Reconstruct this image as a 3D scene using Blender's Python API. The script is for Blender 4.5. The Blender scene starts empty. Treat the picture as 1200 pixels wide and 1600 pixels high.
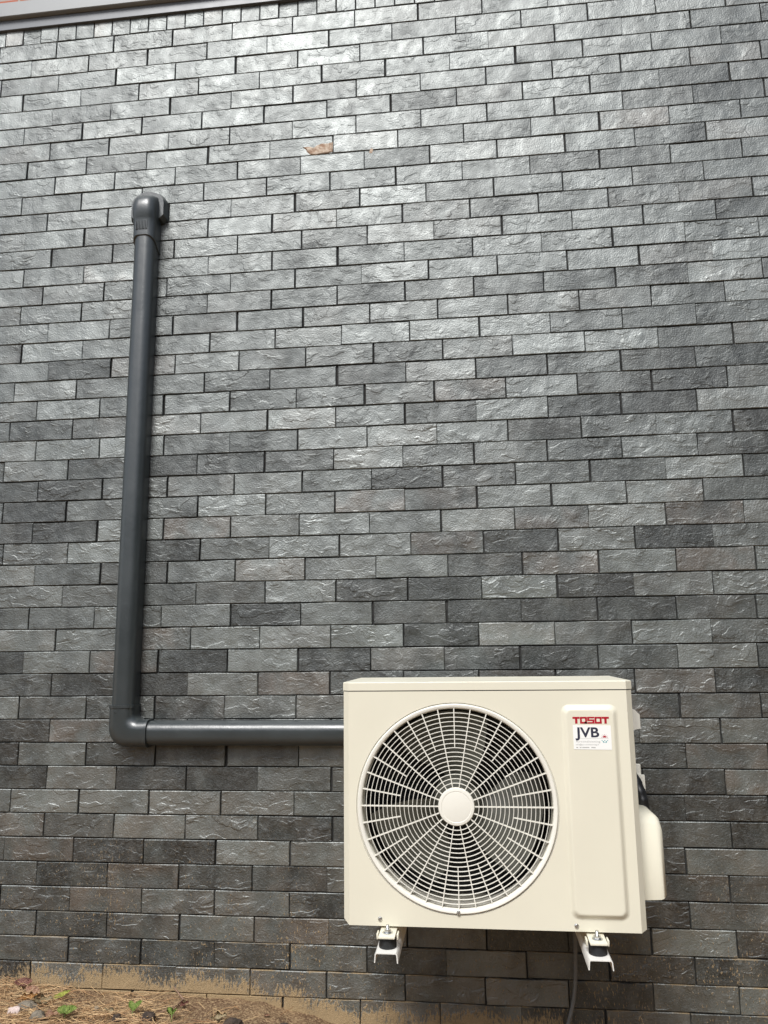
import bpy, bmesh, math, random
from mathutils import Vector, Matrix, noise

# ------------------------------------------------------------------ camera
scene = bpy.context.scene
col = scene.collection
R_ = math.radians

cam_data = bpy.data.cameras.new("camera")
cam = bpy.data.objects.new("camera", cam_data)
col.objects.link(cam)
scene.camera = cam
cam_data.sensor_fit = 'VERTICAL'
cam_data.sensor_height = 24.0
cam_data.lens = 24.0 * 1195.78 / 1600.0
cam_data.clip_start = 0.05
cam_data.clip_end = 2000.0
YAW, PIT, ROL = -0.114835864, 0.177157267, -0.0119867967
fw = Vector((math.sin(YAW) * math.cos(PIT), math.cos(YAW) * math.cos(PIT), math.sin(PIT)))
rt = Vector((math.cos(YAW), -math.sin(YAW), 0.0))
up = rt.cross(fw)
r2 = math.cos(ROL) * rt + math.sin(ROL) * up
u2 = -math.sin(ROL) * rt + math.cos(ROL) * up
m3 = Matrix((r2, u2, -fw)).transposed()
cam.matrix_world = Matrix.Translation((0.0, -2.2759, 0.94597)) @ m3.to_4x4()

# ------------------------------------------------------------------ light
SUN_ELEV, SUN_AZ = R_(51.0), R_(194.0)     # azimuth clockwise from +Y: behind the viewer, a little to the left
world = bpy.data.worlds.new("World")
scene.world = world
world.use_nodes = True
wn = world.node_tree
wn.nodes.clear()
sky = wn.nodes.new('ShaderNodeTexSky')
sky.sky_type = 'NISHITA'
sky.sun_disc = False
sky.sun_elevation = SUN_ELEV
sky.sun_rotation = SUN_AZ
sky.air_density = 1.0
sky.dust_density = 2.0
sky.ozone_density = 1.0
hs = wn.nodes.new('ShaderNodeHueSaturation')
hs.inputs['Saturation'].default_value = 0.52
bg = wn.nodes.new('ShaderNodeBackground')
bg.inputs['Strength'].default_value = 0.07
wo = wn.nodes.new('ShaderNodeOutputWorld')
wn.links.new(sky.outputs[0], hs.inputs['Color'])
wn.links.new(hs.outputs[0], bg.inputs['Color'])
wn.links.new(bg.outputs[0], wo.inputs['Surface'])

sun_data = bpy.data.lights.new("sun", 'SUN')
sun_data.energy = 1.5
sun_data.angle = R_(22.0)
sun_data.color = (1.0, 0.992, 0.972)
sun = bpy.data.objects.new("sun", sun_data)
col.objects.link(sun)
sd = Vector((math.sin(SUN_AZ) * math.cos(SUN_ELEV), math.cos(SUN_AZ) * math.cos(SUN_ELEV), math.sin(SUN_ELEV)))
sun.rotation_euler = sd.to_track_quat('Z', 'Y').to_euler()
sun.location = sd * 20

vs = scene.view_settings
vs.view_transform = 'Standard'
vs.look = 'None'
vs.gamma = 1.0
vs.use_curve_mapping = False
vs.exposure = 1.22

# ------------------------------------------------------------------ node helpers
def new_mat(name):
    m = bpy.data.materials.new(name)
    m.use_nodes = True
    nt = m.node_tree
    nt.nodes.clear()
    out = nt.nodes.new('ShaderNodeOutputMaterial')
    b = nt.nodes.new('ShaderNodeBsdfPrincipled')
    nt.links.new(b.outputs[0], out.inputs[0])
    return m, nt, b

class G:
    """small wrapper to wire nodes"""
    def __init__(self, nt): self.nt = nt
    def lk(self, sock, v):
        if hasattr(v, 'is_output') or isinstance(v, bpy.types.NodeSocket): self.nt.links.new(v, sock)
        else: sock.default_value = v
    def math(self, op, a, b=0.0, c=None, clamp=False):
        n = self.nt.nodes.new('ShaderNodeMath'); n.operation = op; n.use_clamp = clamp
        self.lk(n.inputs[0], a); self.lk(n.inputs[1], b)
        if c is not None: self.lk(n.inputs[2], c)
        return n.outputs[0]
    def vmath(self, op, a, b):
        n = self.nt.nodes.new('ShaderNodeVectorMath'); n.operation = op
        self.lk(n.inputs[0], a); self.lk(n.inputs[1], b)
        return n.outputs[0]
    def noise(self, vec, scale, detail=2.0, rough=0.5, dist=0.0):
        n = self.nt.nodes.new('ShaderNodeTexNoise')
        self.lk(n.inputs['Vector'], vec); n.inputs['Scale'].default_value = scale
        n.inputs['Detail'].default_value = detail; n.inputs['Roughness'].default_value = rough
        n.inputs['Distortion'].default_value = dist
        return n.outputs['Fac']
    def mapping(self, vec, loc=(0, 0, 0), rot=(0, 0, 0), scale=(1, 1, 1)):
        n = self.nt.nodes.new('ShaderNodeMapping')
        self.lk(n.inputs['Vector'], vec)
        n.inputs['Location'].default_value = loc; n.inputs['Rotation'].default_value = rot; n.inputs['Scale'].default_value = scale
        return n.outputs[0]
    def sstep(self, v, lo, hi, a=0.0, b=1.0):
        n = self.nt.nodes.new('ShaderNodeMapRange'); n.interpolation_type = 'SMOOTHSTEP'
        self.lk(n.inputs['Value'], v)
        self.lk(n.inputs['From Min'], lo); self.lk(n.inputs['From Max'], hi)
        self.lk(n.inputs['To Min'], a); self.lk(n.inputs['To Max'], b)
        return n.outputs['Result']
    def mixc(self, fac, a, b, mode='MIX'):
        n = self.nt.nodes.new('ShaderNodeMix'); n.data_type = 'RGBA'; n.blend_type = mode
        self.lk(n.inputs[0], fac); self.lk(n.inputs[6], a); self.lk(n.inputs[7], b)
        return n.outputs[2]
    def sep(self, v):
        n = self.nt.nodes.new('ShaderNodeSeparateXYZ'); self.lk(n.inputs[0], v)
        return n.outputs[0], n.outputs[1], n.outputs[2]
    def comb(self, x, y, z):
        n = self.nt.nodes.new('ShaderNodeCombineXYZ'); self.lk(n.inputs[0], x); self.lk(n.inputs[1], y); self.lk(n.inputs[2], z)
        return n.outputs[0]
    def bump(self, h, dist, strength=1.0, normal=None):
        n = self.nt.nodes.new('ShaderNodeBump'); self.lk(n.inputs['Height'], h)
        n.inputs['Distance'].default_value = dist; n.inputs['Strength'].default_value = strength
        if normal is not None: self.lk(n.inputs['Normal'], normal)
        return n.outputs[0]
    def geom(self): return self.nt.nodes.new('ShaderNodeNewGeometry')
    def tex(self): return self.nt.nodes.new('ShaderNodeTexCoord')

def c4(r, g=None, b=None):
    if g is None: return (r, r, r, 1.0)
    return (r, g, b, 1.0)

def splash_mask(g, pos, speckle_scale=260.0):
    """dried sand thrown up the foot of the wall by rain: streaky, thick at the soil line, sparse above"""
    x, y, z = g.sep(pos)
    streak = g.noise(g.mapping(pos, scale=(1.0, 1.0, 0.33)), 150.0, 3.0, 0.75)
    patch = g.noise(g.mapping(pos, scale=(1.0, 0.3, 1.0)), 9.0, 3.0, 0.55)
    soil = g.sstep(x, -0.75, -0.25, 0.0, -0.07)
    right = g.sstep(x, 0.1, 0.7, 0.0, -0.035)
    hgt = g.math('SUBTRACT', g.math('SUBTRACT', z, soil), right)
    lvl = g.sstep(hgt, -0.04, 0.13, 0.80, 0.12)
    v = g.math('ADD', g.math('MULTIPLY', streak, 0.75), g.math('MULTIPLY', patch, 0.75))
    v = g.math('ADD', v, g.math('SUBTRACT', lvl, 1.17))
    sp = g.noise(g.mapping(pos, scale=(1.0, 1.0, 0.35)), speckle_scale, 2.0, 0.6)
    thick = g.sstep(g.math('MULTIPLY_ADD', g.math('SUBTRACT', sp, 0.5), 0.55, v), 0.0, 0.16)
    lim = g.sstep(hgt, 0.24, 0.40, 1.0, 0.0)
    thick = g.math('MULTIPLY', thick, lim)
    # sparse scratches and crumbs
    spm = g.noise(pos, 5.0, 2.0, 0.5)
    s = g.sstep(g.math('ADD', sp, g.math('MULTIPLY', spm, 0.22)), 0.735, 0.80)
    s = g.math('MULTIPLY', s, g.sstep(hgt, 0.05, 0.62, 0.95, 0.0))
    return g.math('MAXIMUM', thick, s)

def brick_material(name, per_object, foot):
    m, nt, b = new_mat(name)
    g = G(nt)
    geo = g.geom()
    pos = geo.outputs['Position']
    if per_object:
        oi = nt.nodes.new('ShaderNodeObjectInfo')
        cs = nt.nodes.new('ShaderNodeSeparateColor')
        nt.links.new(oi.outputs['Color'], cs.inputs[0])
        tone, warm, seed = cs.outputs[0], cs.outputs[1], cs.outputs[2]
    else:
        at = nt.nodes.new('ShaderNodeAttribute'); at.attribute_type = 'GEOMETRY'; at.attribute_name = 'tint'
        tone, warm, seed = g.sep(at.outputs['Vector'])
    off = g.comb(g.math('MULTIPLY', seed, 57.0), g.math('MULTIPLY', seed, 31.0), g.math('MULTIPLY', seed, 91.0))
    v = g.vmath('ADD', pos, off)
    # --- relief: torn, folded clay face
    soft = g.noise(v, 11.0, 2.0, 0.5)
    vd = g.vmath('ADD', v, g.comb(g.math('MULTIPLY', soft, 0.07), 0.0, g.math('MULTIPLY', soft, 0.05)))
    diag = g.mapping(vd, rot=(0, R_(-32), 0), scale=(0.5, 1.0, 1.35))
    n1 = g.noise(diag, 24.0, 2.0, 0.5)
    n2 = g.noise(g.mapping(vd, loc=(3.1, 1.7, 8.2), scale=(1.0, 1.0, 0.8)), 36.0, 2.0, 0.5)
    grain = g.noise(v, 230.0, 2.0, 0.65)
    msk = g.sstep(soft, 0.40, 0.58)
    t1 = g.math('MULTIPLY', g.sstep(n1, 0.500, 0.540), msk)
    t2 = g.math('MULTIPLY', g.sstep(n2, 0.56, 0.590), g.sstep(n1, 0.42, 0.58))
    amp = g.math('MULTIPLY_ADD', g.math('FRACT', g.math('MULTIPLY', seed, 7.31)), 1.0, 0.30)      # some faces nearly smooth, some torn
    h = g.math('MULTIPLY', g.math('ADD', g.math('MULTIPLY', t1, 0.46), g.math('MULTIPLY', t2, 0.38)), amp)
    h = g.math('ADD', h, g.math('MULTIPLY', soft, 3.3))
    h = g.math('ADD', h, g.math('MULTIPLY', n2, 0.55))
    h = g.math('ADD', h, g.math('MULTIPLY', grain, 0.70))
    nrm = g.bump(h, 0.0019, 1.0)
    # --- colour
    cl = g.noise(g.mapping(v, scale=(1.0, 1.0, 0.45)), 12.0, 2.0, 0.55)
    tv = g.math('ADD', tone, g.math('MULTIPLY', g.math('SUBTRACT', cl, 0.5), 1.35), clamp=True)
    base = g.mixc(tv, c4(0.0066, 0.0074, 0.0064), c4(0.077, 0.085, 0.075))
    wbase = g.mixc(tv, c4(0.018, 0.012, 0.008), c4(0.105, 0.076, 0.052))
    wf = g.math('MULTIPLY', warm, g.sstep(soft, 0.30, 0.60), clamp=True)
    colr = g.mixc(wf, base, wbase)
    sp = g.noise(v, 110.0, 2.0, 0.7)
    colr = g.mixc(g.sstep(sp, 0.45, 0.72, 0.0, 0.26), colr, c4(0.13, 0.135, 0.132))
    colr = g.mixc(g.sstep(sp, 0.80, 0.83, 0.0, 0.8), colr, c4(0.6, 0.58, 0.54))      # crumbs of lime
    rough = g.sstep(n2, 0.25, 0.75, 0.44, 0.55)
    spl = g.math('MULTIPLY_ADD', tv, 0.50, 0.44)
    if foot:      # dried sand at the foot of the wall
        sm = splash_mask(g, pos)
        nx, ny, nz = g.sep(geo.outputs['True Normal'])
        px, py, pz = g.sep(pos)
        ledge = g.math('MULTIPLY', g.sstep(nz, 0.25, 0.6), g.sstep(pz, 0.06, 0.26, 1.0, 0.0))
        ledge = g.math('MULTIPLY', ledge, g.sstep(cl, 0.42, 0.58, 0.0, 0.8))
        sm = g.math('MAXIMUM', sm, ledge)
        sandc = g.mixc(g.noise(pos, 420.0, 2.0, 0.6), c4(0.22, 0.155, 0.085), c4(0.48, 0.355, 0.205))
        colr = g.mixc(sm, colr, sandc)
        rough = g.math('ADD', rough, g.math('MULTIPLY', sm, 0.45), clamp=True)
        spl = g.math('MULTIPLY', spl, g.sstep(sm, 0.0, 1.0, 1.0, 0.1))
        nrm = g.bump(g.math('MULTIPLY', sm, g.noise(pos, 500.0, 2.0, 0.6)), 0.003, 0.8, nrm)
    nt.links.new(spl, b.inputs['Specular IOR Level'])
    b.inputs['IOR'].default_value = 2.0
    b.inputs['Specular Tint'].default_value = (0.955, 1.0, 0.985, 1.0)
    nt.links.new(colr, b.inputs['Base Color'])
    nt.links.new(rough, b.inputs['Roughness'])
    nt.links.new(nrm, b.inputs['Normal'])
    return m

M = {}
M['brick'] = brick_material('glazed_brick', True, False)
M['brick_foot'] = brick_material('glazed_brick_sand_splashed', True, True)
M['brick_rest'] = brick_material('glazed_brick_joined', False, False)
M['brick_rest_foot'] = brick_material('glazed_brick_joined_sand_splashed', False, True)

def simple(name, rgb, rough, metal=0.0, spec=0.5, bump=None, var=0.0, vscale=20.0):
    m, nt, b = new_mat(name)
    g = G(nt)
    pos = g.geom().outputs['Position']
    if var:
        n = g.noise(pos, vscale, 4.0, 0.6)
        f = g.sstep(n, 0.3, 0.7)
        lo = tuple(c * (1 - var) for c in rgb) + (1.0,)
        hi = tuple(min(1, c * (1 + var)) for c in rgb) + (1.0,)
        nt.links.new(g.mixc(f, lo, hi), b.inputs['Base Color'])
        nt.links.new(g.sstep(n, 0.2, 0.8, rough * 0.85, min(1, rough * 1.15)), b.inputs['Roughness'])
    else:
        b.inputs['Base Color'].default_value = rgb + (1.0,)
        b.inputs['Roughness'].default_value = rough
    b.inputs['Metallic'].default_value = metal
    b.inputs['Specular IOR Level'].default_value = spec
    if bump:
        nt.links.new(g.bump(g.noise(pos, bump[0], 3.0, 0.6), bump[1], 1.0), b.inputs['Normal'])
    return m

M['mortar'] = simple('recessed_mortar', (0.040, 0.040, 0.039), 0.95, spec=0.1, bump=(300, 0.002), var=0.3)
M['cream'] = simple('cream_powder_coat', (0.725, 0.692, 0.565), 0.38, spec=0.4, bump=(900, 0.00006), var=0.015, vscale=6)
M['cream_plastic'] = simple('cream_plastic', (0.78, 0.76, 0.68), 0.42, spec=0.4, var=0.015, vscale=9)
M['bracket'] = simple('white_powder_coat', (0.76, 0.745, 0.70), 0.40, spec=0.4, var=0.03, vscale=30)
M['dark_in'] = simple('dark_interior', (0.012, 0.012, 0.012), 0.8, spec=0.2)
M['fan'] = simple('fan_plastic', (0.12, 0.12, 0.10), 0.5, spec=0.4, var=0.1)
M['coil'] = simple('coil_black', (0.024, 0.025, 0.024), 0.5, spec=0.4)
M['fin'] = simple('fin_metal', (0.035, 0.038, 0.040), 0.45, metal=0.4)
M['zinc'] = simple('zinc_plated_steel', (0.62, 0.63, 0.63), 0.28, metal=1.0, var=0.1, vscale=200)
M['rubber'] = simple('black_rubber', (0.016, 0.017, 0.018), 0.55, spec=0.4, var=0.2, vscale=60)
M['sticker'] = simple('sticker_white', (0.86, 0.86, 0.83), 0.4)
M['red'] = simple('red_print', (0.40, 0.010, 0.025), 0.35)
M['navy'] = simple('navy_print', (0.030, 0.032, 0.055), 0.4)
M['grey_print'] = simple('grey_print', (0.42, 0.42, 0.40), 0.45)
M['teal_print'] = simple('teal_print', (0.03, 0.33, 0.36), 0.4)
M['trim'] = simple('painted_aluminium', (0.12, 0.130, 0.145), 0.42, spec=0.6, var=0.06, vscale=8)
M['fascia'] = simple('painted_fascia', (0.28, 0.29, 0.295), 0.45, spec=0.5, var=0.05, vscale=6)
M['roof'] = simple('roof_felt', (0.05, 0.05, 0.05), 0.9, var=0.3)
M['hose'] = simple('black_tape', (0.012, 0.012, 0.013), 0.38, spec=0.6)
M['cable'] = simple('grey_cable_sheath', (0.15, 0.152, 0.148), 0.45, var=0.1, vscale=40)
M['duct'] = simple('anthracite_pvc', (0.030, 0.037, 0.039), 0.34, spec=0.9, var=0.06, vscale=12, bump=(40, 0.0006))

def soil_mat():
    m, nt, b = new_mat('sandy_soil')
    g = G(nt); pos = g.geom().outputs['Position']
    n = g.noise(pos, 7.0, 5.0, 0.65); n2 = g.noise(pos, 160.0, 4.0, 0.7)
    cA = g.mixc(g.sstep(n, 0.35, 0.65), c4(0.11, 0.062, 0.038), c4(0.24, 0.155, 0.088))
    cB = g.mixc(g.sstep(n2, 0.40, 0.70), cA, c4(0.46, 0.33, 0.19))
    nt.links.new(cB, b.inputs['Base Color']); b.inputs['Roughness'].default_value = 0.95
    b.inputs['Specular IOR Level'].default_value = 0.15
    h = g.math('ADD', g.math('MULTIPLY', n2, 0.5), g.noise(pos, 45.0, 4.0, 0.65))
    nt.links.new(g.bump(h, 0.012, 1.0), b.inputs['Normal'])
    return m
M['soil'] = soil_mat()

def attr_tint_mat(name, cA, cB, rough, trans=0.0):
    m, nt, b = new_mat(name); g = G(nt)
    at = nt.nodes.new('ShaderNodeAttribute'); at.attribute_type = 'GEOMETRY'; at.attribute_name = 'tint'
    x, y, z = g.sep(at.outputs['Vector'])
    nt.links.new(g.mixc(x, c4(*cA), c4(*cB)), b.inputs['Base Color'])
    b.inputs['Roughness'].default_value = rough; b.inputs['Specular IOR Level'].default_value = 0.25
    return m
M['needle'] = attr_tint_mat('dry_pine_needle', (0.26, 0.135, 0.06), (0.58, 0.41, 0.22), 0.6)

def upper_brick_mat():
    m, nt, b = new_mat('red_brick_courses'); g = G(nt); pos = g.geom().outputs['Position']
    x, y, z = g.sep(pos)
    bt = nt.nodes.new('ShaderNodeTexBrick'); g.lk(bt.inputs['Vector'], g.comb(x, z, 0.0))
    bt.inputs['Scale'].default_value = 1.0
    bt.inputs['Brick Width'].default_value = 0.22; bt.inputs['Row Height'].default_value = 0.065
    bt.inputs['Mortar Size'].default_value = 0.006
    bt.inputs['Color1'].default_value = c4(0.42, 0.13, 0.075); bt.inputs['Color2'].default_value = c4(0.33, 0.095, 0.06)
    bt.inputs['Mortar'].default_value = c4(0.35, 0.32, 0.28)
    nt.links.new(bt.outputs['Color'], b.inputs['Base Color']); b.inputs['Roughness'].default_value = 0.9
    return m
M['red_brick'] = upper_brick_mat()

# ------------------------------------------------------------------ mesh helpers
def link_mesh(name, me, mat, parent=None, smooth=False):
    o = bpy.data.objects.new(name, me)
    if mat is not None and len(me.materials) == 0: me.materials.append(mat)
    if smooth:
        for p in me.polygons: p.use_smooth = True
    col.objects.link(o)
    if parent is not None: o.parent = parent
    return o

def from_bm(name, bm, mat, parent=None, smooth=False, angle=None):
    bmesh.ops.recalc_face_normals(bm, faces=bm.faces)
    me = bpy.data.meshes.new(name); bm.to_mesh(me); bm.free()
    o = link_mesh(name, me, mat, parent, smooth)
    if angle is not None:
        for p in me.polygons: p.use_smooth = True
        me.set_sharp_from_angle(angle=R_(angle))
    return o

def tag(o, label=None, cat=None, group=None, kind=None):
    if label: o['label'] = label
    if cat: o['category'] = cat
    if group: o['group'] = group
    if kind: o['kind'] = kind
    return o

def empty(name, loc=(0, 0, 0)):
    o = bpy.data.objects.new(name, None); col.objects.link(o); o.location = loc
    o.empty_display_size = 0.05
    return o

def bm_box(bm, x0, x1, y0, y1, z0, z1, bev=0.0, seg=2):
    r = bmesh.ops.create_cube(bm, size=1.0)
    vv = r['verts']
    for v in vv:
        v.co = Vector((x0 + (v.co.x + .5) * (x1 - x0), y0 + (v.co.y + .5) * (y1 - y0), z0 + (v.co.z + .5) * (z1 - z0)))
    if bev > 0:
        es = set()
        for v in vv:
            for e in v.link_edges: es.add(e)
        bmesh.ops.bevel(bm, geom=list(es), offset=bev, segments=seg, profile=0.6, affect='EDGES')

def box(name, mat, parent, x0, x1, y0, y1, z0, z1, bev=0.0, seg=2):
    bm = bmesh.new(); bm_box(bm, x0, x1, y0, y1, z0, z1, bev, seg)
    return from_bm(name, bm, mat, parent, angle=40 if bev else None)

def bm_loft(bm, rings, close_u=True, cap0=True, cap1=True):
    """rings: lists of points with equal counts"""
    vr = [[bm.verts.new(p) for p in r] for r in rings]
    n = len(vr[0])
    for a, c in zip(vr, vr[1:]):
        for i in range(n if close_u else n - 1):
            j = (i + 1) % n
            bm.faces.new((a[i], a[j], c[j], c[i]))
    if cap0: bm.faces.new(list(reversed(vr[0])))
    if cap1: bm.faces.new(vr[-1])
    return vr

def bm_tube(bm, pts, rad, n=10, cap=True):
    rings = []
    P = [Vector(p) for p in pts]
    for i, p in enumerate(P):
        t = (P[min(i + 1, len(P) - 1)] - P[max(i - 1, 0)]).normalized()
        a = t.orthogonal().normalized() if i == 0 else None
        if a is None:
            a = (prev - t * prev.dot(t)).normalized()
        prev = a
        bb = t.cross(a)
        r = rad[i] if isinstance(rad, (list, tuple)) else rad
        rings.append([p + (a * math.cos(q) + bb * math.sin(q)) * r for q in (2 * math.pi * k / n for k in range(n))])
    bm_loft(bm, rings, True, cap, cap)

def catmull(pts, sub=8):
    P = [Vector(p) for p in pts]; out = []
    for i in range(len(P) - 1):
        p0, p1, p2, p3 = P[max(i - 1, 0)], P[i], P[i + 1], P[min(i + 2, len(P) - 1)]
        for s in range(sub):
            t = s / sub
            out.append(0.5 * ((2 * p1) + (p2 - p0) * t + (2 * p0 - 5 * p1 + 4 * p2 - p3) * t * t + (3 * p1 - p0 - 3 * p2 + p3) * t ** 3))
    out.append(P[-1]); return out

def bm_cyl(bm, c, axis, r, h, n=20, r2=None):
    c = Vector(c); a = Vector(axis).normalized(); u = a.orthogonal().normalized(); w = a.cross(u)
    rr = r if r2 is None else r2
    rings = [[c + (u * math.cos(q) + w * math.sin(q)) * r for q in (2 * math.pi * k / n for k in range(n))],
             [c + a * h + (u * math.cos(q) + w * math.sin(q)) * rr for q in (2 * math.pi * k / n for k in range(n))]]
    bm_loft(bm, rings)

def bm_revolve(bm, prof, centre, n=96, closed=False):
    """prof: (radius, y) pairs, around the Y axis through centre (x, z)"""
    cx, cz = centre; rings = []
    for k in range(n):
        q = 2 * math.pi * k / n
        rings.append([bm.verts.new((cx + r * math.cos(q), y, cz + r * math.sin(q))) for r, y in prof])
    m = len(prof)
    for k in range(n):
        a, c = rings[k], rings[(k + 1) % n]
        for i in range(m if closed else m - 1):
            j = (i + 1) % m
            bm.faces.new((a[i], a[j], c[j], c[i]))

# ------------------------------------------------------------------ ground
def lerp_tab(x, tab):
    if x <= tab[0][0]: return tab[0][1]
    for (a, va), (b_, vb) in zip(tab, tab[1:]):
        if x <= b_:
            t = (x - a) / (b_ - a); t = t * t * (3 - 2 * t); return va + (vb - va) * t
    return tab[-1][1]
SOIL = [(-3.0, 0.03), (-1.6, 0.024), (-1.4, 0.0165), (-1.2, 0.003), (-1.0, -0.010), (-0.86, -0.004), (-0.64, -0.008), (-0.49, -0.038), (-0.385, -0.062), (-0.2, -0.10), (0.6, -0.125), (3.0, -0.12)]
def soil_z(x, y):
    b_ = lerp_tab(x, SOIL)
    d = max(0.0, -y)
    n = noise.fractal(Vector((x * 6, y * 6, 3.3)), 1.0, 2.0, 4) * 0.010
    n += noise.noise(Vector((x * 28, y * 28, 9.3))) * 0.0035
    fade = 1.0 if abs(x) + d < 6 else 6.0 / (abs(x) + d)
    rise = 0.006 * min(d, 0.4) / 0.4
    far = -0.06 * min(1.0, max(0.0, d - 0.5) / 2.0)
    base = b_ * (1.0 if d < 0.5 else max(0.0, 1 - (d - 0.5) / 2.0))
    return base + n * fade + rise + far

def frange(a, b_, s):
    out = []; x = a
    while x < b_ - 1e-9: out.append(x); x += s
    return out
gx = [-900, -400, -150, -60, -25, -12, -8, -6, -5, -4, -3.4, -2.9, -2.5] + frange(-2.2, -0.2, 0.012) + frange(-0.2, 1.6, 0.05) + [1.7, 2, 2.4, 3, 4, 5, 7, 10, 20, 50, 150, 400, 900]
gy = [-900, -400, -150, -60, -25, -12, -8, -6, -5, -4, -3.2, -2.5, -2, -1.6, -1.3, -1.0] + frange(-0.85, -0.45, 0.04) + frange(-0.45, 0.02, 0.012) + [0.03, 0.1, 6, 100, 900]
me = bpy.data.meshes.new('ground')
gv = [(x, y, soil_z(x, min(y, 0.03))) for y in gy for x in gx]
nx_ = len(gx)
gf = [(j * nx_ + i, j * nx_ + i + 1, (j + 1) * nx_ + i + 1, (j + 1) * nx_ + i) for j in range(len(gy) - 1) for i in range(nx_ - 1)]
me.from_pydata(gv, [], gf)
tag(link_mesh('ground', me, M['soil'], None, True), 'sandy brown soil at the foot of the brick wall', None, None, 'structure')

# ------------------------------------------------------------------ brick wall
L, H, JT = 0.218, 0.0679, 0.0027
PH = [0.0923, 0.0012, 0.1082, 0.1961, 0.0953, 0.2122, 0.0934, 0.0164, 0.1223, 0.0069, 0.1053, 0.0269, 0.1292, 0.0309, 0.1078, 0.0313, 0.1353, 0.0442, 0.1464, 0.0293, 0.1163, 0.0245, 0.1203, 0.0159, 0.1377, 0.0216, 0.1286, 0.0352, 0.1464, 0.0247, 0.1363, 0.0104, 0.1289, 0.0072, 0.1244, 0.0108, 0.1327, 0.0123, 0.1182, 0.0131, 0.1092, 0.2177, 0.108, 0.0062, 0.1114, 0.2173, 0.0919, 0.21, 0.10, 0.0]
DARK = [(31, -0.097), (30, 0.073), (30, 0.238), (30, 0.445), (23, 0.76), (32, -0.421), (32, -0.853), (32, 0.231), (30, -0.558), (37, -0.881), (37, -0.686), (37, -1.322), (24, -1.232), (25, -1.359), (18, -1.347), (15, -0.87), (27, -0.09), (27, 0.137), (19, 0.838), (20, 0.704), (22, 0.837), (9, 0.29), (15, 0.731), (21, 0.623), (23, -1.002), (27, -0.906), (23, -0.79), (40, -1.188), (40, -0.99), (29, -0.343), (6, 0.843), (19, -0.339)]
LIGHT = [(26, -0.361), (27, -0.5), (27, -0.283), (26, 0.027), (25, 0.367), (25, 0.532), (31, -0.576), (31, -0.695), (31, -0.267), (31, 0.089), (38, -1.056), (38, -0.859), (38, -0.704), (31, -1.353), (17, -0.053), (15, 0.807), (10, -0.271), (26, -1.161), (25, -0.745), (21, -0.523), (22, -0.502), (18, 0.182), (32, -0.694), (31, 0.466), (32, 0.567), (38, -1.318), (40, -0.644)]
WARM = [(25, -0.262), (25, -0.067), (26, -0.846), (26, 0.234), (26, 0.344), (26, 0.671), (28, 0.245), (33, -0.536), (35, -1.086), (40, -1.245), (41, -0.928), (43, -0.53), (41, 0.537), (27, -0.167), (20, 0.021), (7, 0.599), (42, -1.179), (28, 0.66), (31, -0.927), (32, -0.974), (34, 0.455), (36, 0.663)]

def brick_geom(rng, w, h, rough=1.0):
    """verts and quads of one brick: front grid with a rounded arris and a slightly uneven face, open back"""
    hw, hh = w / 2, h / 2
    a = 0.0016
    xs = [-hw, -hw + a] + [-hw + a + (w - 2 * a) * k / 5 for k in range(1, 5)] + [hw - a, hw]
    if w < 0.1: xs = [-hw, -hw + a, 0.0, hw - a, hw]
    zs = [-hh, -hh + a, 0.0, hh - a, hh]
    tx, tz = rng.uniform(-0.010, 0.010), rng.uniform(-0.020, 0.020)
    V, F = [], []
    nx, nz = len(xs), len(zs)
    for j, z in enumerate(zs):
        for i, x in enumerate(xs):
            edge_x = i in (0, nx - 1); edge_z = j in (0, nz - 1)
            y = tx * x + tz * z + rng.uniform(-0.0004, 0.0004) * rough
            jx = jz = 0.0
            if edge_x or edge_z:
                y += 0.0010 + rng.uniform(0, 0.0008) * rough
                if edge_z: jz = rng.uniform(-0.0009, 0.0007) * (1 if j else -1)
                if edge_x: jx = rng.uniform(-0.0009, 0.0007) * (1 if i else -1)
            V.append((x + jx, y, z + jz))
    for j in range(nz - 1):
        for i in range(nx - 1):
            F.append((j * nx + i, j * nx + i + 1, (j + 1) * nx + i + 1, (j + 1) * nx + i))
    nfront = len(F)
    ring = [i for i in range(nx)] + [j * nx + nx - 1 for j in range(1, nz)] + [(nz - 1) * nx + i for i in range(nx - 2, -1, -1)] + [j * nx for j in range(nz - 2, 0, -1)]
    base = len(V)
    for r in ring: V.append((V[r][0], 0.05, V[r][2]))
    for q in range(len(ring)):
        p = (q + 1) % len(ring)
        F.append((ring[p], ring[q], base + q, base + p))
    return V, F, nfront

wall = empty('brick_wall', (0, 0, 0))
tag(wall, 'dark grey glazed split-face brick wall filling the background', 'wall')

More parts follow.
